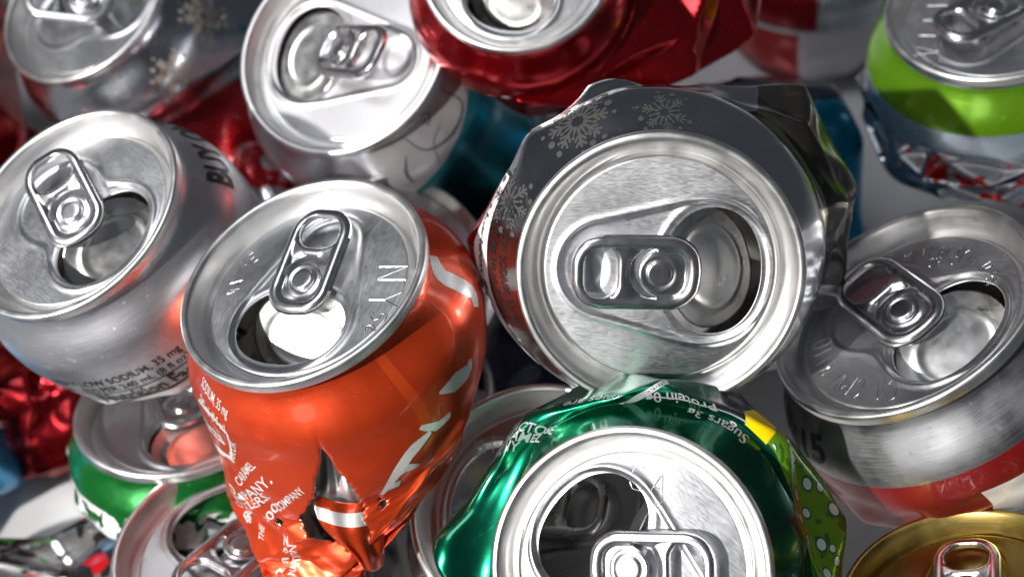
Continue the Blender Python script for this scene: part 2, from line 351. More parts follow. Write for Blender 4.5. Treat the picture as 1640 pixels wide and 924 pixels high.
def stamp(can, text, x, y, ang, h, kind, wid=0.62, gap=1.55, arc=False, thick=0.11):
    """raised single-line letters on the lid panel; (x, y) middle of the line in lid axes, ang the reading direction"""
    k = h / 6.0; V, F = [], []; n = len(text); ca, sa = math.cos(ang), math.sin(ang)
    adv = 4 * k * wid + gap * k * 1.2; x0 = -adv * n / 2
    rad = math.hypot(x, y)
    for i, ch in enumerate(text):
        for st in STROKES.get(ch, []):
            p = np.array(st) * k; p[:, 0] = p[:, 0] * wid + x0 + adv * i; p[:, 1] -= h / 2
            pts = []
            for q in range(len(p) - 1):
                m = max(2, int(np.hypot(*(p[q + 1] - p[q])) / 0.5)); pts += [p[q] + (p[q + 1] - p[q]) * t for t in np.arange(m) / m]
            pts.append(p[-1]); p = np.array(pts)
            if arc:                                      # letters follow the circle of the panel
                th = p[:, 0] / rad; a0 = math.atan2(y, x); sgn = 1 if arc > 0 else -1
                rr = rad + p[:, 1] * sgn; t2 = a0 - th * sgn
                P = np.c_[rr * np.cos(t2), rr * np.sin(t2)]
            else: P = np.c_[x + p[:, 0] * ca - p[:, 1] * sa, y + p[:, 0] * sa + p[:, 1] * ca]
            T = np.gradient(P, axis=0); T /= np.linalg.norm(T, axis=1)[:, None] + 1e-9; N = np.c_[-T[:, 1], T[:, 0]]
            z = PZ + panel_height(P[:, 0], P[:, 1], kind) - 0.62 * (np.hypot(P[:, 0], P[:, 1]) / 21.5) ** 2; b = len(V)
            for a_, dz in ((-1, 0.0), (0, 0.10), (1, 0.0)):
                Q = P + N * thick * a_
                V += [(Q[m, 0], Q[m, 1], z[m] + dz + .005) for m in range(len(P))]
            L = len(P)
            for r in range(2):
                F += [[b + r * L + m, b + (r + 1) * L + m, b + (r + 1) * L + m + 1, b + r * L + m + 1][::-1] for m in range(L - 1)]
    return add('stamped_lettering', mesh('stamped_lettering', V, F), STAMP, can.panel)

# ------------------------------------------------------------------ the can
def ptext(txt, p0, p1, h, sx=.8, bold=.012, c=None, mat=None):   # a printed line from one point of the wall to another
    c = c or F_CAN; (a0, v0), (a1, v1) = c.find(*p0), c.find(*p1)
    V2, _ = text2d(txt, bold, 'LEFT'); L = math.hypot(a1 - a0, v1 - v0); w_ = V2[:, 0].max()
    return c.text(txt, a0, v0, h, math.atan2(v0 - v1, a1 - a0), mat=mat or WHITE_O, sx=L / (w_ * h), bold=bold, align='LEFT')
class Can:
    def __init__(c, label, fr, base=110.0):
        c.f = fr; c.base = base; c.da = 0.0
        o = bpy.data.objects.new('drink_can', None); COL.objects.link(o); c.o = o
        M = Matrix.Identity(4); org = fr.O - fr.n * base * fr.k
        for i in range(3):
            for j in range(3): M[i][j] = fr.R[i, j] * fr.k
            M[i][3] = org[i] * S
        o.matrix_world = M; o.empty_display_size = 0.02
        o['label'] = label; o['category'] = 'can'; o['group'] = 'crushed aluminium drink cans in the pile'
    def part(c, name, me, mat, parent=None, mtx=None):
        p = add(name, me, mat, parent or c.o)
        m = Matrix.Translation((0, 0, c.base * S)) if parent is None else Matrix.Identity(4)
        if mtx is not None: m = m @ mtx
        p.matrix_local = m; return p
    def lid(c, opn, heel, kind='drop', tabk=0, rise=6, flap=48, fskew=0.0, lid=None, rim=None, tab=None, flapmat=None, bend=0):
        f = c.f; a = f.ang(*opn); h = f.ang(*heel) - math.pi - a; c.kind = kind
        rz = Matrix.Rotation(a, 4, 'Z')
        c.part('rim', rim_mesh, rim or RIM)
        c.panel = c.part('lid_panel', PANEL[kind], lid or LID, None, rz)
        t = c.part('pull_tab', TABM[tabk], tab or TAB, None, rz @ Matrix.Rotation(h, 4, 'Z') @ Matrix.Translation((0, 0, (PZ + 0.95) * S)) @ Matrix.Scale(1.08, 4) @ Matrix.Translation((3 * S, 0, 0)) @ Matrix.Rotation(math.radians(rise), 4, 'Y') @ Matrix.Translation((-3 * S, 0, 0)))
        add('rivet', rivet_mesh, tab or TAB, t)
        fl = add('opening_flap', FLAPM, flapmat or FLAP, c.panel)
        fl.matrix_local = Matrix.Translation(((1.6) * S, 0, (PZ - 0.7) * S)) @ Matrix.Translation((HC * S - 1.6 * S, 0, 0)) @ Matrix.Rotation(fskew, 4, 'Z') @ Matrix.Translation((-HC * S + 1.6 * S, 0, 0)) @ Matrix.Rotation(math.radians(flap), 4, 'Y')
        c.a = a
    def lxy(c, dx, dy):                       # image offset from the lid centre (photo pixels, y up) to lid-panel axes in mm
        f = c.f; g = f.depth / FPX / f.k
        q = dx * math.cos(f.p) + dy * math.sin(f.p); s = dx * math.sin(f.p) - dy * math.cos(f.p)
        x, y = s * g, q * g / math.cos(f.t); ca, sa = math.cos(-c.a), math.sin(-c.a)
        return x * ca - y * sa, x * sa + y * ca
    def stamp(c, text, at, read, h, **k):
        x, y = c.lxy(*at); x1, y1 = c.lxy(at[0] + read[0], at[1] + read[1]); return stamp(c, text, x, y, math.atan2(y1 - y, x1 - x), h, c.kind, **k)
    def body(c, mat, st=None, L=60.0, rows=6, cols=12, vs=30.0, blend=8.0, amp=4.0, ax=0.5, seed=1, sub=10, bumps=(), smooth=2, fine=0.25, hero=None, squash=None, cage=None, holes=(), edge=None, neck=True, dry=False):
        """st: extra stations (v, (x, y, z), rx, ry) below the shoulder; between them the tube is bent and squeezed. The crumple is a cage of flat facets."""
        rng = np.random.default_rng(seed)
        N0 = [(0, (0, 0, -2.65), 25.75, 25.75), (1.5, (0, 0, -3.6), 25.75, 25.75), (5, (0, 0, -6.2), 27.2, 27.2), (9, (0, 0, -9.5), 29.8, 29.8), (13.5, (0, 0, -13.4), 32.2, 32.2), (18, (0, 0, -17.8), 33.1, 33.1)]
        if st is None: st = [(30, (0, 0, -30), 33.1, 33.1), (L, (0, 0, -L), 33.1, 33.1), (L + 6, (0, 0, -L - 5), 29, 29), (L + 14, (0, 0, -L - 6), 12, 12)]
        s = (N0 if neck else []) + list(st)
        sv = np.array([q[0] for q in s], float); sd = np.array([list(q[1]) + [q[2], q[3]] for q in s], float)
        vmax = sv[-1]
        tg = np.gradient(sd, sv, axis=0)
        def stat(v):
            i = np.clip(np.searchsorted(sv, v, 'right') - 1, 0, len(sv) - 2); h = (sv[i + 1] - sv[i]); t = ((v - sv[i]) / h)[..., None]; h = h[..., None]
            return (2 * t ** 3 - 3 * t ** 2 + 1) * sd[i] + (t ** 3 - 2 * t ** 2 + t) * h * tg[i] + (-2 * t ** 3 + 3 * t ** 2) * sd[i + 1] + (t ** 3 - t ** 2) * h * tg[i + 1]
        def smoothpos(a, v):                  # a: arc mm, 0 on the visible side
            q = stat(v); ex, ey = np.array([1.0, 0, 0]), np.array([0, 1.0, 0])
            th = (a + c.da) / 33.0 - np.pi / 2
            return q[..., :3] + ex * (q[..., 3] * np.cos(th))[..., None] + ey * (q[..., 4] * np.sin(th))[..., None]
        nI0 = max(4, int(round(vs / 2.0)))    # smooth rows above the crumple, then the cage rows
        vrows = np.linspace(vs, vmax, rows + 1)
        ac = np.linspace(-33 * np.pi, 33 * np.pi, cols + 1)
        CA, CV = np.meshgrid(ac, vrows); CP = smoothpos(CA, CV)
        ctr = stat(CV)[..., :3]; out = CP - ctr; out /= np.linalg.norm(out, axis=-1, keepdims=True) + 1e-9
        dr = rng.uniform(-1, 0.45, CA.shape) * amp; dz = rng.uniform(-1, 1, CA.shape) * amp * ax; dt = rng.uniform(-1, 1, CA.shape) * amp * ax
        chk = ((np.arange(rows + 1)[:, None] + np.arange(cols + 1)[None]) % 2) * 2 - 1
        dr = dr * 0.6 + chk * amp * 0.4
        for arr in (dr, dz, dt): arr[:, -1] = arr[:, 0]
        dr[0] *= 0.2; dz[0] *= 0.2; dt[0] *= 0.2; dr[-1] *= 0.3
        if cage is not None:
            for (i, j, r_, z_, t_) in cage:
                dr[i, j] = r_; dz[i, j] = z_; dt[i, j] = t_
        tang = np.cross(out, np.array([0, 0, 1.0])); 
        CP = CP + out * dr[..., None] + np.array([0, 0, 1.0]) * dz[..., None] + tang * dt[..., None]
        # fine grid
        fi = np.arange(rows * sub + 1) / sub; fj = np.arange(cols * sub + 1) / sub
        i0 = np.minimum(fi.astype(int), rows - 1); j0 = np.minimum(fj.astype(int), cols - 1)
        FI, FJ = np.meshgrid(fi, fj, indexing='ij'); I0, J0 = np.meshgrid(i0, j0, indexing='ij'); U, W = FI - I0, FJ - J0
        flip = ((I0 + J0) % 2 == 0)
        def lin(A):
            a, b, d, e = A[I0, J0], A[I0, J0 + 1], A[I0 + 1, J0], A[I0 + 1, J0 + 1]
            u, w_ = (U[..., None], W[..., None]) if A.ndim == 3 else (U, W); fl = flip[..., None] if A.ndim == 3 else flip
            t1 = np.where(u + w_ <= 1, a + (b - a) * w_ + (d - a) * u, e + (d - e) * (1 - w_) + (b - e) * (1 - u))
            t2 = np.where(w_ >= u, a + (b - a) * w_ + (e - b) * u, a + (d - a) * u + (e - d) * w_)
            return np.where(fl, t1, t2)
        A2 = lin(CA); V2 = lin(CV); P2 = lin(CP)
        A1, V1 = np.meshgrid(A2[0], np.linspace(0, vs, nI0, endpoint=False))
        A, V = np.vstack([A1, A2]), np.vstack([V1, V2])
        SP = smoothpos(A, V); FP = np.concatenate([SP[:nI0], P2], 0)
        wv = sstep(vs, vs + blend, V)[..., None]
        P = SP * (1 - wv) + FP * wv
        ctr = stat(V)[..., :3]; out = P - ctr; out /= np.linalg.norm(out, axis=-1, keepdims=True) + 1e-9
        for (a0, v0, sa, sv_, d_, zz) in bumps:
            g = np.exp(-((A - a0) / sa) ** 2 - ((V - v0) / sv_) ** 2)[..., None]; P = P + out * g * d_ + np.array([0, 0, 1.0]) * g * zz
        if hero: P = hero(P, A, V, out)
        if fine:
            ph = rng.uniform(0, 6.28, 9); k = rng.uniform(-.75, .75, (9, 2))
            nz = sum(np.abs(((k[q, 0] * A + k[q, 1] * V + ph[q]) / 6.28) % 1 - .5) for q in range(9)) - 2.25
            P = P + out * (nz * fine * wv[..., 0])[..., None]
        for _ in range(smooth):
            Q = P.copy(); Rr = P[:, :-1]
            lap = np.roll(Rr, 1, 1) + np.roll(Rr, -1, 1); up = np.vstack([Rr[:1], Rr[:-1]]); dn = np.vstack([Rr[1:], Rr[-1:]])
            sm = (lap + up + dn) / 4; sm = Rr * .5 + sm * .5; sm[0] = Rr[0]; sm[-1] = Rr[-1]
            P = np.concatenate([sm, sm[:, :1]], 1); P[:nI0 - 2] = Q[:nI0 - 2]
        c.P, c.A, c.V = P, A, V; nI, nJ = A.shape
        dI = np.gradient(P, axis=0); dJ = np.gradient(P, axis=1); Nn = np.cross(dJ, -dI); c.N = Nn / (np.linalg.norm(Nn, axis=-1, keepdims=True) + 1e-9)
        c.nI0, c.vs, c.vmax, c.rows, c.sub, c.cols = nI0, vs, vmax, rows, sub, cols
        if dry: return c
        F = gridfaces(nI, nJ)[:, ::-1]
        if holes:
            ca_ = (A[:-1, :-1] + A[1:, 1:]) / 2; cv_ = (V[:-1, :-1] + V[1:, 1:]) / 2; kill = np.zeros(ca_.shape, bool)
            for h in holes: kill |= h(ca_, cv_)
            F = F[~kill.ravel()]
        last = np.arange(nJ - 1) + (nI - 1) * nJ
        fl = F.tolist() + ([] if holes else [last.tolist()])
        me = mesh('body', P.reshape(-1, 3), fl, np.stack([A, V], -1).reshape(-1, 2) / 100)
        if holes:                                # ragged edges: smooth the stair steps of the cut
            bm = bmesh.new(); bm.from_mesh(me)
            for v in [v for v in bm.verts if not v.link_faces]: bm.verts.remove(v)
            for _ in range(4):
                mv = {}
                for v in bm.verts:
                    if v.is_boundary:
                        nb = [e.other_vert(v).co for e in v.link_edges if e.is_boundary]
                        if len(nb) == 2 and v.co.z > -1000: mv[v] = v.co * .5 + (nb[0] + nb[1]) * .25
                for v, q in mv.items(): v.co = q
            bm.to_mesh(me); bm.free()
        c.b = c.part('body', me, mat)
        if edge is not None:
            me.materials.append(EDGE)
            md = c.b.modifiers.new('sheet', 'SOLIDIFY'); md.thickness = edge * S; md.offset = -1; md.use_rim = True; md.use_rim_only = True; md.material_offset_rim = 1
        return c
    # --- places on the body
    def idx(c, a, v):
        a, v = np.asarray(a, float), np.asarray(v, float)
        I = np.where(v < c.vs, v / c.vs * c.nI0, c.nI0 + (v - c.vs) / (c.vmax - c.vs) * c.rows * c.sub)
        J = ((a + 33 * np.pi) / (66 * np.pi) % 1.0) * (c.cols * c.sub)
        return np.clip(I, 0, c.P.shape[0] - 1.001), np.clip(J, 0, c.P.shape[1] - 1.001)
    def bil(c, T, I, J):
        i, j = I.astype(int), J.astype(int); u, w_ = (I - i)[..., None], (J - j)[..., None]
        return T[i, j] * (1 - u) * (1 - w_) + T[i, j + 1] * (1 - u) * w_ + T[i + 1, j] * u * (1 - w_) + T[i + 1, j + 1] * u * w_
    def place(c, a, v, off=0.1):
        I, J = c.idx(a, v); N = c.bil(c.N, I, J); N /= np.linalg.norm(N, axis=-1, keepdims=True) + 1e-9
        return c.bil(c.P, I, J) + N * off
    def find(c, px, py):                         # (a, v) of the body point seen at a photo pixel
        Wd = c.f.k * (c.P @ c.f.R.T) + c.f.O; q = (Wd - CPOS) @ CR; X = q[..., 0] / -q[..., 2] * FPX + PW / 2; Y = -q[..., 1] / -q[..., 2] * FPX + PH / 2
        Nw = c.N @ c.f.R.T; fac = (Nw * (CPOS - Wd)).sum(-1) > 0
        d = (X - px) ** 2 + (Y - py) ** 2 + np.where(fac, 0, 1e6) + (-q[..., 2]) * 0.5
        k = np.unravel_index(np.argmin(d), d.shape); return float(c.A[k]), float(c.V[k])
    def decal(c, name, V2, F, mat, off=0.1):
        V2 = np.asarray(V2, float); o = add(name, mesh(name, c.place(V2[:, 0], V2[:, 1], off), F), mat, c.b); return o
    def text(c, txt, a, v, h, rot=0.0, mat=None, sx=1.0, bold=0.0, off=0.1, align='CENTER', name='printed_text'):
        V2, F = text2d(txt, bold, align); p = V2 * np.array([h * sx, h])
        cr, sr = math.cos(rot), math.sin(rot)
        x, y = p[:, 0] * cr - p[:, 1] * sr, p[:, 0] * sr + p[:, 1] * cr
        return c.decal(name, np.c_[a + x, v - y], F, mat or BLACK, off)
    def shapes(c, name, items, mat, off=0.08):   # items: ('line', pts, w) ('disc', (x,y), r) ('poly', left, right)
        V, F = [], []
        for it in items:
            b = len(V)
            if it[0] == 'line':
                p = np.array(it[1], float); q = []
                for k in range(len(p) - 1):
                    m = max(1, int(np.hypot(*(p[k + 1] - p[k])) / 0.7)); q += [p[k] + (p[k + 1] - p[k]) * t for t in np.arange(m) / m]
                q.append(p[-1]); p = np.array(q); n = len(p); w_ = np.interp(np.linspace(0, 1, n), np.linspace(0, 1, len(np.atleast_1d(it[2]))), np.atleast_1d(it[2]))
                T = np.gradient(p, axis=0) if n > 1 else np.zeros_like(p); T /= np.linalg.norm(T, axis=1)[:, None] + 1e-9; N = np.c_[-T[:, 1], T[:, 0]] * (w_ / 2)[:, None]
                nw = max(1, int(w_.max() / 1.2)); 
                for k in range(nw + 1): V += (p + N * (2 * k / nw - 1)).tolist()
                for k in range(nw): F += [[b + k * n + m, b + k * n + m + 1, b + (k + 1) * n + m + 1, b + (k + 1) * n + m] for m in range(n - 1)]
            elif it[0] == 'disc':
                cx, cy = it[1]; V.append((cx, cy)); n = 16; V += [(cx + it[2] * math.cos(6.2832 * k / n), cy + it[2] * math.sin(6.2832 * k / n)) for k in range(n)]
                F += [[b, b + 1 + (k + 1) % n, b + 1 + k] for k in range(n)]
        # outward facing
        F2 = []
        for f in F:
            A_ = np.array([V[i] for i in f]); ar = np.sum(A_[:, 0] * np.roll(A_[:, 1], -1) - np.roll(A_[:, 0], -1) * A_[:, 1]); F2.append(f[::-1] if ar > 0 else f)
        return c.decal(name, V, F2, mat, off)

_tc = {}
def text2d(txt, bold, align):
    k = (txt, bold, align)
    if k in _tc: return _tc[k]
    cu = bpy.data.curves.new('lettering', 'FONT'); cu.body = txt; cu.size = 1.0; cu.offset = bold; cu.resolution_u = 3; cu.align_x = align; cu.space_line = 0.9
    o = bpy.data.objects.new('lettering', cu); COL.objects.link(o)
    dg = bpy.context.evaluated_depsgraph_get(); me = bpy.data.meshes.new_from_object(o.evaluated_get(dg))
    bm = bmesh.new(); bm.from_mesh(me); bmesh.ops.triangulate(bm, faces=bm.faces)
    for _ in range(2): bmesh.ops.subdivide_edges(bm, edges=[e for e in bm.edges if e.calc_length() > 0.25], cuts=1)
    bmesh.ops.triangulate(bm, faces=bm.faces)
    V = np.array([(v.co.x, v.co.y) for v in bm.verts]); bm.verts.index_update(); F = []
    for f in bm.faces:
        q = [v.index for v in f.verts]; A_ = V[q]; ar = np.sum(A_[:, 0] * np.roll(A_[:, 1], -1) - np.roll(A_[:, 0], -1) * A_[:, 1]); F.append(q if ar > 0 else q[::-1])
    bm.free(); bpy.data.objects.remove(o); bpy.data.curves.remove(cu); bpy.data.meshes.remove(me)
    _tc[k] = (V, F); return V, F

# ------------------------------------------------------------------ the table under the pile
def tabletop():
    s = NT('pale_tabletop'); co = s.n('ShaderNodeTexCoord').outputs['Object']
    c = s.mix(s.ramp(s.noise(co, 18, 5.0), 0.3, 0.7, 0, 1), (0.64, 0.64, 0.66), (0.70, 0.70, 0.71))
    s.link(c, s.b.inputs['Base Color']); s.b.inputs['Roughness'].default_value = 0.55
    s.link(s.bump(s.noise(co, 700, 4.0), 0.1, 0.0002), s.b.inputs['Normal'])
    n = 9; g = np.linspace(-6000, 6000, n); X, Y = np.meshgrid(g, g)
    o = add('tabletop', mesh('tabletop', np.stack([X, Y, 0 * X], -1).reshape(-1, 3), gridfaces(n, n)), s.m); o['kind'] = 'structure'
tabletop()

# ------------------------------------------------------------------ the pile, near cans first
SILVER = (0.70, 0.71, 0.74)
M_snow = body_mat('silver_print', SILVER, 1, 0.17, [(('va', 18.5, 60, -64, -20), (0.045, 0.04, 0.034), 0.7), (('va', 17.6, 18.6, -64, -22), (0.30, 0.34, 0.18), 0.9),
    (('va', 20, 60, 12, 48), (0.36, 0.02, 0.03), 0.8), (('noise', 26, .62, 19, 60, -64, -24, (1, 2.2, 1)), (0.16, 0.14, 0.12), 0.9)], 0.25)  # the red layer is a painted-in red reflection on the upper-left wall
def snowflake(c, a, v, R, rot, mat=None):
    it = []
    for k in range(8 if R > 7 else 6):
        n = 8 if R > 7 else 6; t = rot + 2 * math.pi * k / n; d = np.array([math.cos(t), math.sin(t)]); p = np.array([-d[1], d[0]]); o = np.array([a, v])
        P = lambda r, s: tuple(o + d * r * R + p * s * R)
        it.append(('line', [P(.20, 0), P(.80, 0)], R * .085))
        for r in (.42, .58):
            for s in (-1, 1): it.append(('line', [P(r, 0), P(r + .17, s * .17)], R * .075))
        it.append(('disc', P(.96, 0), R * .085 if k % 2 else R * .06))
        t2 = t + math.pi / n; d2 = np.array([math.cos(t2), math.sin(t2)])
        it.append(('line', [tuple(o + d2 * R * .16), tuple(o + d2 * R * .45)], [R * .12, R * .03])); it.append(('disc', tuple(o + d2 * R * .5), R * .05))
        if k % 2: it.append(('disc', tuple(o + d2 * R * .86), R * .10))
    return c.shapes('snowflake_print', it, mat or ETCH)

f = Frame(1056, 442, 464, 16, -85, 56)
c = Can('open silver can with frosted snowflakes on its shoulder facing straight up', f, 85)
c.lid((100, -3), (-100, 3), 'wide', 0, 4, 27, 0.3, lid=LIDE)
c.body(M_snow, L=36, rows=4, cols=11, vs=15.5, blend=5, amp=4.5, seed=5, smooth=1, fine=.7, cage=[(1, 3, 6, 1, 0), (1, 4, 5, 4, 3), (2, 3, 9, 2, 0), (2, 4, 10, -1, 0), (1, 2, 1, 0, 0), (2, 2, 9, 0, 0), (3, 3, 4, 0, 0), (3, 4, 5, 0, 0)], bumps=[(24, 21, 5, 6, 2.5, 0), (4, 22, 8, 6, 1.5, 0), (52, 25, 22, 11, 5, 0)], sub=14)
snowflake(c, 14, 11.5, 8.2, 0.2); snowflake(c, 36, 10.5, 7.0, 0.5); snowflake(c, -4, 8.0, 6.0, 0.3)
c.text('VERY LOW SODIUM, 35 mg', 49, 9.9, 2.7, 0, sx=0.86, bold=0.01); c.text('OR LESS PER 240 mL (8 fl oz)', 49, 12.9, 2.6, 0, sx=0.74, bold=0.01)
c.shapes('label_panel', [('line', [(32, 17.2), (74, 17.2)], 6.6)], WHITE, 0.07)
c.shapes('label_border', [('line', [(31.6, 13.6), (31.6, 21)], 0.7), ('line', [(31.3, 13.7), (75, 13.7)], 0.35)], BLACK, 0.12)
c.text('Nutrition Facts', 50, 18.8, 4.6, 0, sx=0.8, bold=0.03, off=0.14)
c.text('ESS', 84, 11.0, 1.6, 0, sx=0.8)
E_CAN = c

WHITE_O = ink('white_ribbon_ink', (0.62, 0.60, 0.59), 0.3, 0.3)
M_orange = body_mat('orange_print', (0.56, 0.048, 0.008), 0.65, 0.38, [(('a', 3.5, 6.0), (0.62, 0.065, 0.009), 0.55)], 0.0, 0.45, 0.3)
f = Frame(481, 440, 424, 47.5, 123.5)
c = Can('torn and twisted orange can with white ribbon print and a ragged hole', f, 85)
c.lid((-32, -64), (40, 78), 'drop', 1, 9, 42, 0.12)
c.stamp('NY', (121, -10), (-14, -40), 6.4, wid=.8, gap=2.6); c.stamp('5c', (100, -58), (-16, -30), 3.4, wid=.8); c.stamp('MA', (-120, 0), (8, 30), 3.2); c.stamp('ME', (-94, 44), (30, 22), 3.0)
at = f.at
spec = dict(st=[(26, at(548, 562, 248), 33, 32.5), (40, at(562, 650, 251), 31, 29), (56, at(554, 752, 250), 24.5, 22), (70, at(528, 835, 248), 17, 15), (84, at(506, 910, 246), 10.5, 9), (98, at(498, 1010, 246), 9, 8)], rows=7, cols=14, vs=26, blend=14, amp=3.2, ax=.7, seed=11, sub=26, fine=0.8, smooth=3)
c.body(M_orange, dry=True, **spec)
def inside(poly, a, v):
    r_ = np.zeros(a.shape, bool); n = len(poly)
    for i in range(n):
        (x1, y1), (x2, y2) = poly[i], poly[(i + 1) % n]
        if y1 != y2: r_ ^= ((y1 > v) != (y2 > v)) & (a < (x2 - x1) * (v - y1) / (y2 - y1) + x1)
    return r_
def tear(*px):
    poly = [c.find(*p) for p in px]
    return lambda a, v: inside(poly, a + .35 * np.sin(v * 3.1) + .2 * np.sin(v * 7.3 + a), v + .3 * np.sin(a * 2.7) + .2 * np.sin(a * 6.1 + 1))
c.body(M_orange, holes=[tear((513, 714), (536, 744), (556, 770), (571, 792), (585, 815), (596, 850), (590, 872), (575, 892), (553, 872), (521, 866), (490, 853), (480, 830), (502, 800), (506, 766), (517, 740)),
    tear((604, 796), (622, 802), (611, 820)), tear((443, 826), (455, 832), (446, 848))], edge=0.22, **spec)
def sheet(name, rows, mat, bulge=2.0, ripple=0.0, n=40, sag=0):
    """a strip of can wall: rows of (left x, right x, y, depth left, depth right)"""
    rw = smoothline(rows, 8); m = len(rw); t = np.linspace(0, 1, n); P = []
    for k, (xl, xr, y, dl, dr) in enumerate(rw):
        P.append([f.at(xl + (xr - xl) * q, y + sag * math.sin(math.pi * q), dl + (dr - dl) * q - bulge * math.sin(math.pi * q) + ripple * math.sin(q * 17 + k * .05)) for q in t])
    P = np.array(P); uv = np.stack(np.meshgrid(t, np.linspace(0, 1, m)), -1).reshape(-1, 2)
    o = add(name, mesh(name, P.reshape(-1, 3), gridfaces(m, n)[:, ::-1], uv), mat, c.b)
    md = o.modifiers.new('sheet', 'SOLIDIFY'); md.thickness = 0.15 * S; return o
def dep(px, py): return float(-((c.f.k * (c.place(*[np.array([q]) for q in c.find(px, py)])[0] @ f.R.T) + f.O - CPOS) @ CR)[2])
d0 = dep(500, 780); d1 = dep(606, 800); d2 = dep(600, 860); F_CAN = c
sheet('torn_inner_wall', [(508, 560, 716, d0 + 6, d0 + 4), (508, 572, 750, d0 + 6.5, d0 + 4), (506, 590, 785, d0 + 6.5, d0 + 4.2), (502, 606, 808, d0 + 9, d0 + 7)], FOIL, 0.3, 0.45)
M_fold = body_mat('orange_fold_print', (0.56, 0.048, 0.008), 0.65, 0.38, [(('v', 17, 36), (0.62, 0.60, 0.59), 0.3)], 0.0, 0.45)
sheet('folded_orange_strip', [(508, 612, 792, d0 + 4.5, d1 + 3), (504, 614, 812, d0 + 2.6, d1 + 2.5), (512, 616, 836, d0 + 2.8, d1 + 2.5), (530, 616, 858, d0 + 3.5, d2 + 2.5), (560, 616, 884, d0 + 5, d2 + 4), (575, 616, 902, d0 + 7, d2 + 7)], M_fold, 1.0, 0.35, sag=13)
fp = lambda *q: [c.find(*p) for p in q]
c.shapes('ribbon_print', [('line', smoothline(fp((690, 412), (708, 438), (735, 456), (752, 470), (762, 492)), 5), [2.5, 4.5, 4.0, 2.0]), ('line', smoothline(fp((702, 626), (728, 610), (748, 590), (752, 574)), 5), [.6, 4.5, 3.5, 1.2]),
    ('line', smoothline(fp((676, 686), (698, 678), (720, 664)), 4), [1.0, 2.2, 1.2]), ('line', smoothline(fp((612, 792), (634, 762), (654, 728), (688, 690)), 4), [1.0, 3.0, 3.0, 1.0]),
    ('line', smoothline(fp((640, 760), (655, 750), (672, 744)), 4), [.5, 2.0, .8]), ('line', smoothline(fp((622, 780), (640, 772)), 4), [1.6, 1.6])], WHITE_O)
ptext('SODIUM, 35 mg', (319, 618), (366, 668), 3.4); ptext('240 mL (8 fl oz)', (321, 640), (361, 692), 3.2); ptext('Facts', (326, 672), (362, 712), 6.0, bold=.03)
ptext('COLOR.', (374, 742), (378, 706), 2.6); ptext('CARAMEL', (385, 778), (408, 750), 3.0); ptext('COMPANY.', (388, 815), (438, 772), 3.6); ptext('BOTTLERS.', (397, 838), (434, 796), 3.2); ptext('COMPANY', (446, 818), (492, 786), 3.0); ptext('-800-', (433, 836), (449, 806), 2.8)
ptext('THE', (424, 868), (424, 842), 3.0); ptext('12 fl oz', (458, 918), (462, 858), 3.2); ptext('NATION', (472, 922), (474, 872), 3.6); ptext('0%', (366, 770), (376, 796), 4.0); ptext('Is', (396, 826), (402, 838), 3.4)
c.shapes('print_rule', [('line', fp((318, 640), (340, 668), (366, 690)), .7), ('line', fp((366, 690), (372, 735)), .7), ('line', fp((345, 712), (372, 735)), 1.6)], WHITE_O)
F_CAN = c

M_green = body_mat('green_print', (0.0, 0.105, 0.055), 0.9, 0.24, [(('va', 17, 70, -70, 3), (0.16, 0.36, 0.015), 0.55), (('noise', 20, .56, 17, 70, -70, 3), (0.05, 0.22, 0.02), 0.6), (('dots', 22, .36, 17.5, 70, -70, 2), (0.005, 0.10, 0.07), 0.3), (('dots', 22, .26, 17.5, 70, -70, 2), (0.62, 0.70, 0.62), 0.2),
    (('va', 16.5, 40, 3, 8.5), (0.80, 0.55, 0.0), 0.1), (('va', 17.5, 40, 8.5, 14), (0.008, 0.01, 0.012), 0.1)], 0.0, 0.45, 0.3)
f = Frame(1006, 912, 458, 11, 212, 52)
c = Can('flattened green can with lime bubble print and a blazing bright lid', f, 60); c.da = 2.0
c.lid((-78, 72), (93, -2), 'drop', 0, 5, 78, 0.3)
c.stamp('CA', (38, 135), (40, -14), 4.6, wid=.9); c.stamp('W', (48, 98), (10, -6), 1.6)
c.body(M_green, [(23, (0, 0, -18.5), 37.5, 37.5), (31, (0, 0, -23.5), 40, 40), (44, (0, 0, -33), 35, 35), (62, (0, 0, -46), 31, 31), (74, (0, 0, -52), 18, 18)], rows=6, cols=16, vs=13, blend=5, amp=4.2, ax=.7, seed=8, sub=14, smooth=1, fine=.5,
       bumps=[(82, 22, 11, 8, 7, 8), (62, 20, 9, 6, 1, 4), (72, 9, 22, 4, -2, -3.5), (34, 21, 16, 6, -1.5, 6), (16, 22, 10, 6, 0, 4), (6, 20, 10, 7, 2, 1)])
c.text('Protein 0g', 21, 19.5, 4.6, 0.05, mat=GREYINK, sx=0.8, bold=0.01); c.text('Sugars 3g', 13, 14.5, 4.4, 0.0, mat=GREYINK, sx=0.8, bold=0.01); c.text('Values are', 40, 22, 3.4, -0.2, mat=GREYINK, sx=.8)
c.shapes('print_rule', [('line', [(24, 23), (34, 14)], 1.6), ('line', [(8, 17.3), (30, 17.8)], .4)], GREYINK)
c.text('LACTOSE', 54, 17.5, 3.6, 2.1, mat=GREYINK, sx=.85, bold=.015); c.text('CARAMEL', 57.5, 18.5, 3.6, 2.1, mat=GREYINK, sx=.85, bold=.015); c.text('NY, NY', 61, 19.5, 3.4, 2.1, mat=GREYINK, sx=.85, bold=.015)
G_CAN = c

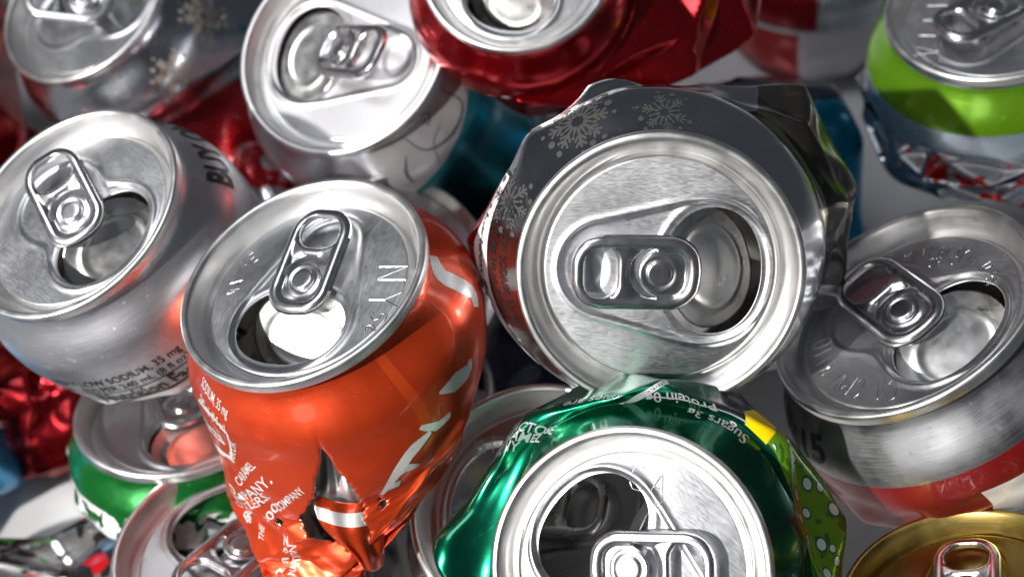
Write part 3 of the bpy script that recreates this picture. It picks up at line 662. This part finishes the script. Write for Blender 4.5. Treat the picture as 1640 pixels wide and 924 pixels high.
M_save = body_mat('shade_darkened_print', (0.25, 0.255, 0.27), 1, 0.46, [(('vline', 13.8, -0.03), (0.20, 0.004, 0.006), 0.4), (('va', 20, 70, -7, 10), (0.72, 0.70, 0.70), 0.1)], 0.6, 0.3)  # silver base darkened to stand in for the shade on this can
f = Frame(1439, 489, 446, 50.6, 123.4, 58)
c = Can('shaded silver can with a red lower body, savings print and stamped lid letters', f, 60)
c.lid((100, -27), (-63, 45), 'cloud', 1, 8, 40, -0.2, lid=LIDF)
c.stamp('CA CRV MI10', (-105, -100), (-60, -5), 4.2, wid=.6, gap=1.0, arc=1); c.stamp('ME VT MA NY HI IA 5c', (85, 104), (60, 0), 2.6, wid=.5, gap=.8, arc=1); c.stamp('OR CT', (62, 92), (60, 5), 2.2, wid=.6)
for (dx, dy, r_) in ((6, 75, .55), (20, 110, .32), (-20, 60, .2)):
    x, y = c.lxy(dx, dy); z = PZ + float(panel_height(np.array(x), np.array(y), 'cloud')) - .62 * (x * x + y * y) / 462
    dm = lathe('residue_drop', smoothline([(.01, .35 * r_), (.5 * r_, .28 * r_), (.9 * r_, .1 * r_), (r_, -.02)], 3), 14); q = add('residue_drop', dm, STAIN, c.panel); q.location = (x * S, y * S, z * S); q.scale = (1.25, .85, 1)
M_BLK = BLACK
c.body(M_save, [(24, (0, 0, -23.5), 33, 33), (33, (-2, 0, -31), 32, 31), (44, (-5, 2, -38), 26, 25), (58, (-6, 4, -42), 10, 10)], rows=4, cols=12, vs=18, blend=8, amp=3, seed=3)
ptext('$15', (1266, 706), (1326, 738), 8.0, bold=.03, c=c, mat=BLACK); ptext('VE', (1238, 664), (1258, 694), 8.0, bold=.03, c=c, mat=BLACK)
print('H15', c.find(1266, 706), c.find(1326, 738), c.find(1238, 664), c.find(1258, 694))
H_CAN = c

M_buy = body_mat('plain_silver_print', (0.66, 0.67, 0.71), 1, 0.37, [(('va', 31, 60, -38, 16), (0.70, 0.69, 0.69), 0.15)], 0.3, 0.3, 0.08)
f = Frame(108, 334, 392, 50, 138)
c = Can('plain silver can lettered BUY beside the orange can, blurred nutrition print below', f, 60)
c.lid((57, -50), (-23, 70), 'cloud', 1, 12, 40, 0.1)
c.body(M_buy, L=36, rows=4, cols=12, vs=27, blend=8, amp=4, seed=21)
c.text('BUY ONE', 48, 15.0, 9.2, 0, sx=0.84, bold=0.035)
c.text('VERY LOW SODIUM, 35 mg', -24, 22.0, 3.4, 0, sx=.8, bold=.015); c.text('OR LESS PER 240 mL (8 fl oz)', -24, 25.6, 3.4, 0, sx=.8, bold=.015); c.text('Nutrition Facts', -20, 31.5, 6.4, 0, sx=.7, bold=.03)
c.shapes('label_border', [('line', [(-48, 26.8), (3, 26.8)], .5), ('line', [(3, 26.6), (3, 42)], 1.2), ('line', [(-46, 33.5), (3, 33.5)], 1.4)], BLACK)
B_CAN = c

M_swirl = body_mat('swirl_print', (0.58, 0.58, 0.61), 0.75, 0.34, [(('vline', 16, -0.35, 70), (0.03, 0.30, 0.36), 0.8), (('a', 44, 60), (0.01, 0.22, 0.24), 0.8)], 0.0, 0.3)
f = Frame(545, 78, 360, 35, 134, 58)
c = Can('silver can with thin dark swirls and a teal edge, lid tipped to the upper left', f, 110)
c.lid((-60, 5), (46, -14), 'drop', 1, 26, 9, 0.0, lid=LIDC)
c.body(M_swirl, L=92, rows=5, cols=10, vs=40, blend=10, amp=3, seed=4, sub=8)
fp = lambda *q: [c.find(*p) for p in q]
c.shapes('swirl_print', [('line', smoothline(fp((648, 222), (690, 238), (728, 215), (742, 172), (712, 146)), 4), [0.3, 0.78, 0.24]), ('line', smoothline(fp((712, 100), (745, 108), (766, 132)), 4), [0.18, 0.42, 0.18]), ('line', smoothline(fp((706, 118), (735, 126), (752, 150)), 4), [0.18, 0.36, 0.12]),
  ('line', smoothline(fp((646, 250), (652, 272), (664, 294)), 4), [0.18, 0.9, 0.36]), ('line', smoothline(fp((672, 196), (685, 204), (689, 176), (676, 182)), 4), [0.24, 0.36, 0.18]), ('line', smoothline(fp((700, 262), (702, 230), (706, 205)), 4), [0.12, 0.24, 0.12])], GREYD)
C_CAN = c

M_red = body_mat('red_print', (0.42, 0.008, 0.014), 0.95, 0.20, [], 0.0, 0.5, 0.3)
f = Frame(826, -64, 314, 28, 100, 47)
c = Can('deep red metallic can with sharp folds above the snowflake can', f, 80)
c.lid((-10, -45), (10, 45), 'drop', 0, 5, 40, lid=LIDV)
at = f.at
c.body(M_red, [(30, at(885, -12, 288), 37, 36), (46, at(955, -8, 296), 41, 35), (62, at(1025, -22, 304), 38, 32), (78, at(1055, -40, 310), 15, 13)], rows=5, cols=12, vs=19, blend=4, amp=8.5, ax=.7, seed=14, smooth=1, fine=.6, sub=12)
D_CAN = c

M_frost = body_mat('dull_silver_print', (0.60, 0.62, 0.67), 1, 0.22, [], 0.2, 0.3)
f = Frame(130, 0, 300, 52, 135)
c = Can('blurred silver can with faint bronze snowflakes and a raised tab', f, 100)
c.lid((50, 20), (-60, -10), 'cloud', 0, 24, 40)
c.body(M_frost, [(30, (9, 0, -28), 39, 31), (48, (15, 3, -40), 40, 27), (62, (17, 5, -50), 36, 24), (76, (17, 5, -54), 14, 12)], rows=6, cols=14, vs=24, blend=8, amp=5, seed=9, sub=10, smooth=1)
snowflake(c, 22, 14, 8, 0.1, BRONZE); snowflake(c, 2, 14, 7, 0.4, BRONZE)
A_CAN = c

M_lime = body_mat('lime_print', (0.56, 0.60, 0.66), 0.95, 0.24, [(('v', 2.4, 14.5), (0.13, 0.31, 0.010), 0.55), (('v', 14.5, 22.5), (0.46, 0.55, 0.64), 0.8), (('noise', 12, .55, 24, 70, -25, 40), (0.62, 0.01, 0.012), 0.4), (('noise', 16, .6, 24, 70, -60, -15), (0.01, 0.012, 0.012), 0.3), (('noise', 18, .6, 24, 70, 30, 60), (0.02, 0.22, 0.03), 0.5)], 0.3, 0.3)
f = Frame(1594, 4, 340, 47, 95)
c = Can('can with a lime green collar over pale blue and a crushed red and silver belly', f, 70)
c.lid((30, 40), (-34, -22), 'drop', 0, 8, 40, lid=LIDF)
c.stamp('IIIA', (-92, -30), (-6, -50), 6.0, wid=.7, gap=2.2); c.stamp('0', (-78, -80), (10, -10), 3.4); c.stamp('5c', (-92, 30), (-3, -20), 3.6)
c.body(M_lime, L=42, rows=7, cols=22, vs=21, blend=4, amp=4.6, ax=.9, seed=17, sub=8, smooth=1, fine=.6)
I_CAN = c

M_gold = body_mat('gold_print', (0.45, 0.32, 0.08), 1, 0.25)
f = Frame(1545, 942, 400, 48, 100, 46)
c = Can('gold lidded can with a silver ring tab at the bottom corner', f, 60)
c.lid((-5, -40), (5, 40), 'drop', 1, 3, 40, lid=GOLD, rim=GOLDRIM)
c.body(M_gold, L=40, rows=4, cols=10, vs=25, amp=3, seed=31, sub=6)

M_plain = body_mat('bare_silver_print', (0.58, 0.56, 0.57), 1, 0.26)
f = Frame(385, 866, 408, 40, 109, 58)
c = Can('blurred rosy silver lid tucked under the torn orange can', f, 60)
c.lid((-29, 53), (-37, -40), 'drop', 0, 8, 55, lid=LIDF, rim=PINKRIM)
c.body(M_plain, L=34, rows=4, cols=10, vs=22, amp=3, seed=33, sub=6)

M_leaf = body_mat('green_white_print', (0.006, 0.14, 0.022), 0.6, 0.25, [(('noise', 15, .45, 11.5, 70, -103, 103), (0.72, 0.72, 0.74), 0.2), (('noise', 11, .6, 18, 70, -60, 0), (0.25, 0.55, 0.02), 0.4)], 0.0, 0.4)
f = Frame(291, 641, 336, 50, 105)
c = Can('can with green and white crumpled sides below the plain silver BUY can', f, 60)
c.lid((20, -35), (-20, 35), 'drop', 0, 5, 45, lid=LIDF)
c.body(M_leaf, [(24, (0, 0, -18), 32, 32), (34, (0, 0, -24), 30, 30), (46, (0, 0, -30), 24, 24), (56, (0, 0, -32), 10, 10)], rows=5, cols=22, vs=9, blend=5, amp=3.4, smooth=1, ax=.8, seed=35, sub=8)

f = Frame(852, 798, 414, 25, 122, 56)
c = Can('silver lid stamped MA ME squeezed between the orange and green cans', f, 50)
c.lid((-80, 10), (80, -10), 'drop', 0, 5, 50)
c.stamp('MA ME', (-40, 112), (50, 16), 4.0, wid=.8)
c.body(M_plain, L=24, rows=3, cols=10, vs=18, amp=2, seed=36, sub=6)

# the can turned upside down behind the orange one: its domed base is what shows
BASEPROF = smoothline([(0.02, 5.2), (6, 4.9), (12, 3.6), (17, 1.2), (20.3, -1.6), (21.6, -3.2), (22.4, -3.0), (23.3, -0.9), (24.0, 0), (24.7, -0.5), (25.6, -2.0), (28.4, -5.0), (31.6, -8.6), (33.0, -12.0)], 5)
BASEPROF[:, 1] *= np.where(BASEPROF[:, 0] < 21.6, -1.0, 1.0); BASEPROF = np.array([(r, z if r > 21.6 else -9.5 + (r / 21.6) ** 2 * 7.0) for r, z in BASEPROF])
base_mesh = lathe('domed_base', BASEPROF, 128)
def upturned(label, px, py, diam, tilt, phi, mat, L, seed, ring=48.0, basemat=None):
    f = Frame(px, py, diam, tilt, phi, ring); c = Can(label, f, L + 20); c.part('domed_base', base_mesh, basemat or RIM)
    c.body(mat, [(0, (0, 0, -12), 33, 33), (8, (0, 0, -20), 33.1, 33.1), (L, (0, 0, -L - 12), 33, 33), (L + 6, (0, 0, -L - 18), 29, 29), (L + 14, (0, 0, -L - 19), 10, 10)], rows=4, cols=10, vs=14, blend=8, amp=3, seed=seed, sub=6, neck=False)
    return c
upturned('upturned can showing its domed silver base behind the orange can', 676, 420, 300, 41, 35, M_plain, 30, 41)
f = Frame(632, 640, 325, 30, 120); c = Can('thin sliver of silver rim peeking out beside the orange can', f, 40); c.lid((50, 20), (-50, -20), 'drop'); c.body(M_plain, L=24, rows=3, cols=10, vs=18, amp=2, seed=42, sub=5)
f = Frame(-40, 258, 262, 50, 90); c = Can('blurred silver can end cut off by the left picture edge', f, 50); c.lid((30, -40), (-20, 30), 'drop'); c.body(M_plain, L=34, rows=3, cols=10, vs=20, amp=2, seed=43, sub=5)

def lying(label, px, py, depth, axis, tilt, L, mat, seed, ry=33, rx=33, amp=5, vs=20, rows=4, cols=10, sub=8, **k):
    """a can on its side: (px, py, depth) is its middle, axis the image direction its lid points to"""
    f = Frame(px, py, 100, tilt, axis, depth=depth); f.O = f.O + f.n * L / 2
    c = Can(label, f, L + 5); c.part('rim', rim_mesh, RIM); c.panel = c.part('lid_panel', PANEL['drop'], LID); c.kind = 'drop'
    t = c.part('pull_tab', TABM[1], TAB, None, Matrix.Translation((0, 0, (PZ + .95) * S))); add('rivet', rivet_mesh, TAB, t)
    c.body(mat, [(30, (0, 0, -28), rx, ry), (L, (0, 0, -L + 6), rx, ry), (L + 8, (0, 0, -L), rx * .82, ry * .82), (L + 18, (0, 0, -L + 1), rx * .3, ry * .3)], rows=rows, cols=cols, vs=vs, amp=amp, seed=seed, sub=sub, **k)
    return c
M_red2 = body_mat('crimson_print', (0.24, 0.004, 0.008), 0.85, 0.22)
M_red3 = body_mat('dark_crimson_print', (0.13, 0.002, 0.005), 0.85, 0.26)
M_redsil = body_mat('red_silver_print', (0.6, 0.6, 0.62), 0.95, 0.22, [(('noise', 9, .5, 0, 120, -104, 104), (0.40, 0.006, 0.012), 0.7)])
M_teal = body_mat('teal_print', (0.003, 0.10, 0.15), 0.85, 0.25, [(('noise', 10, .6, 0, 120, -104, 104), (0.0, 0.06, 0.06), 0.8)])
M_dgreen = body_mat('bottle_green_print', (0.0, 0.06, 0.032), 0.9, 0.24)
M_blue = body_mat('blue_print', (0.0, 0.20, 0.34), 0.7, 0.3, [(('v', 76, 200), (0.006, 0.012, 0.03), 0.5), (('va', 60, 64, 8, 12), (0.6, 0.42, 0.03), 0.6)])
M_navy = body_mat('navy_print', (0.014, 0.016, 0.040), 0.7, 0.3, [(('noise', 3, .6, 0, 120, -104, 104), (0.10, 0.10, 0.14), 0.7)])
M_sky = body_mat('sky_blue_print', (0.02, 0.26, 0.52), 0.6, 0.3)
M_mixed = body_mat('black_red_silver_print', (0.5, 0.5, 0.5), 0.9, 0.2, [(('noise', 9, .5, 0, 120, -104, 104), (0.02, 0.018, 0.018), 0.4), (('noise', 7, .6, 0, 120, -20, 104), (0.5, 0.01, 0.015), 0.4), (('noise', 13, .64, 0, 120, -104, 30), (0.05, 0.28, 0.05), 0.4)])
M_stripe = body_mat('red_white_print', (0.74, 0.70, 0.71), 0.15, 0.3, [(('v', 0, 26), (0.50, 0.56, 0.58), 0.7), (('va', 4, 25, -44, 2), (0.35, 0.01, 0.015), 0.5), (('va', 0, 25, 26, 60), (0.14, 0.42, 0.02), 0.5), (('va', 27, 200, -90, -4), (0.45, 0.008, 0.012), 0.3), (('va', 27, 200, 24, 80), (0.50, 0.008, 0.012), 0.3)])
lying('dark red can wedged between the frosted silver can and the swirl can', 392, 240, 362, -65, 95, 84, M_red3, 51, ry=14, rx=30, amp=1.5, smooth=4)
lying('crushed red and silver can scrap behind the plain silver BUY can', 440, 400, 345, 20, 90, 40, M_redsil, 52, ry=14, rx=24, amp=5, cols=14)
lying('crumpled crimson can on the tabletop at the left edge', 5, 572, 342, 150, 85, 66, M_red2, 53, ry=20, amp=5, cols=18, rows=7, rx=27, smooth=1, fine=.8)
lying('crimson can mostly hidden at the far left behind the frosted can', -150, 140, 360, 90, 80, 80, M_red2, 54, ry=26)
lying('bright blue can just entering at the left edge on bare tabletop', -170, 800, 330, 80, 80, 60, M_sky, 55, ry=24, rx=20, amp=2)
lying('black, red and silver crushed can in the lower left corner', 60, 1012, 305, 15, 88, 100, M_mixed, 56, ry=18, amp=5, cols=14, rx=26)
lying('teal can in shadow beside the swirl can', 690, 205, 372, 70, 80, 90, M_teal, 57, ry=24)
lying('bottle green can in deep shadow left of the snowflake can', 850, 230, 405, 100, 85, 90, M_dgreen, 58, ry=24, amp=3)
lying('blue can with a black end behind the snowflake can', 1200, 345, 345, -78, 95, 84, M_blue, 59, ry=26, amp=2.5)
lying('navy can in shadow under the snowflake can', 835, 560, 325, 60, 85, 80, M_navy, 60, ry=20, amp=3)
f = Frame(1312, -125, 100, 62, 90, depth=405); c = Can('red and white striped can behind the lime collared can', f, 60); c.part('rim', rim_mesh, RIM); c.panel = c.part('lid_panel', PANEL['drop'], LID)
c.body(M_stripe, [(27, (0, 0, -26), 33, 33), (46, (0, 0, -44), 32, 32), (54, (0, 0, -50), 27, 27), (64, (0, 0, -51), 10, 10)], rows=4, cols=10, vs=26, amp=1.5, seed=61, sub=8)
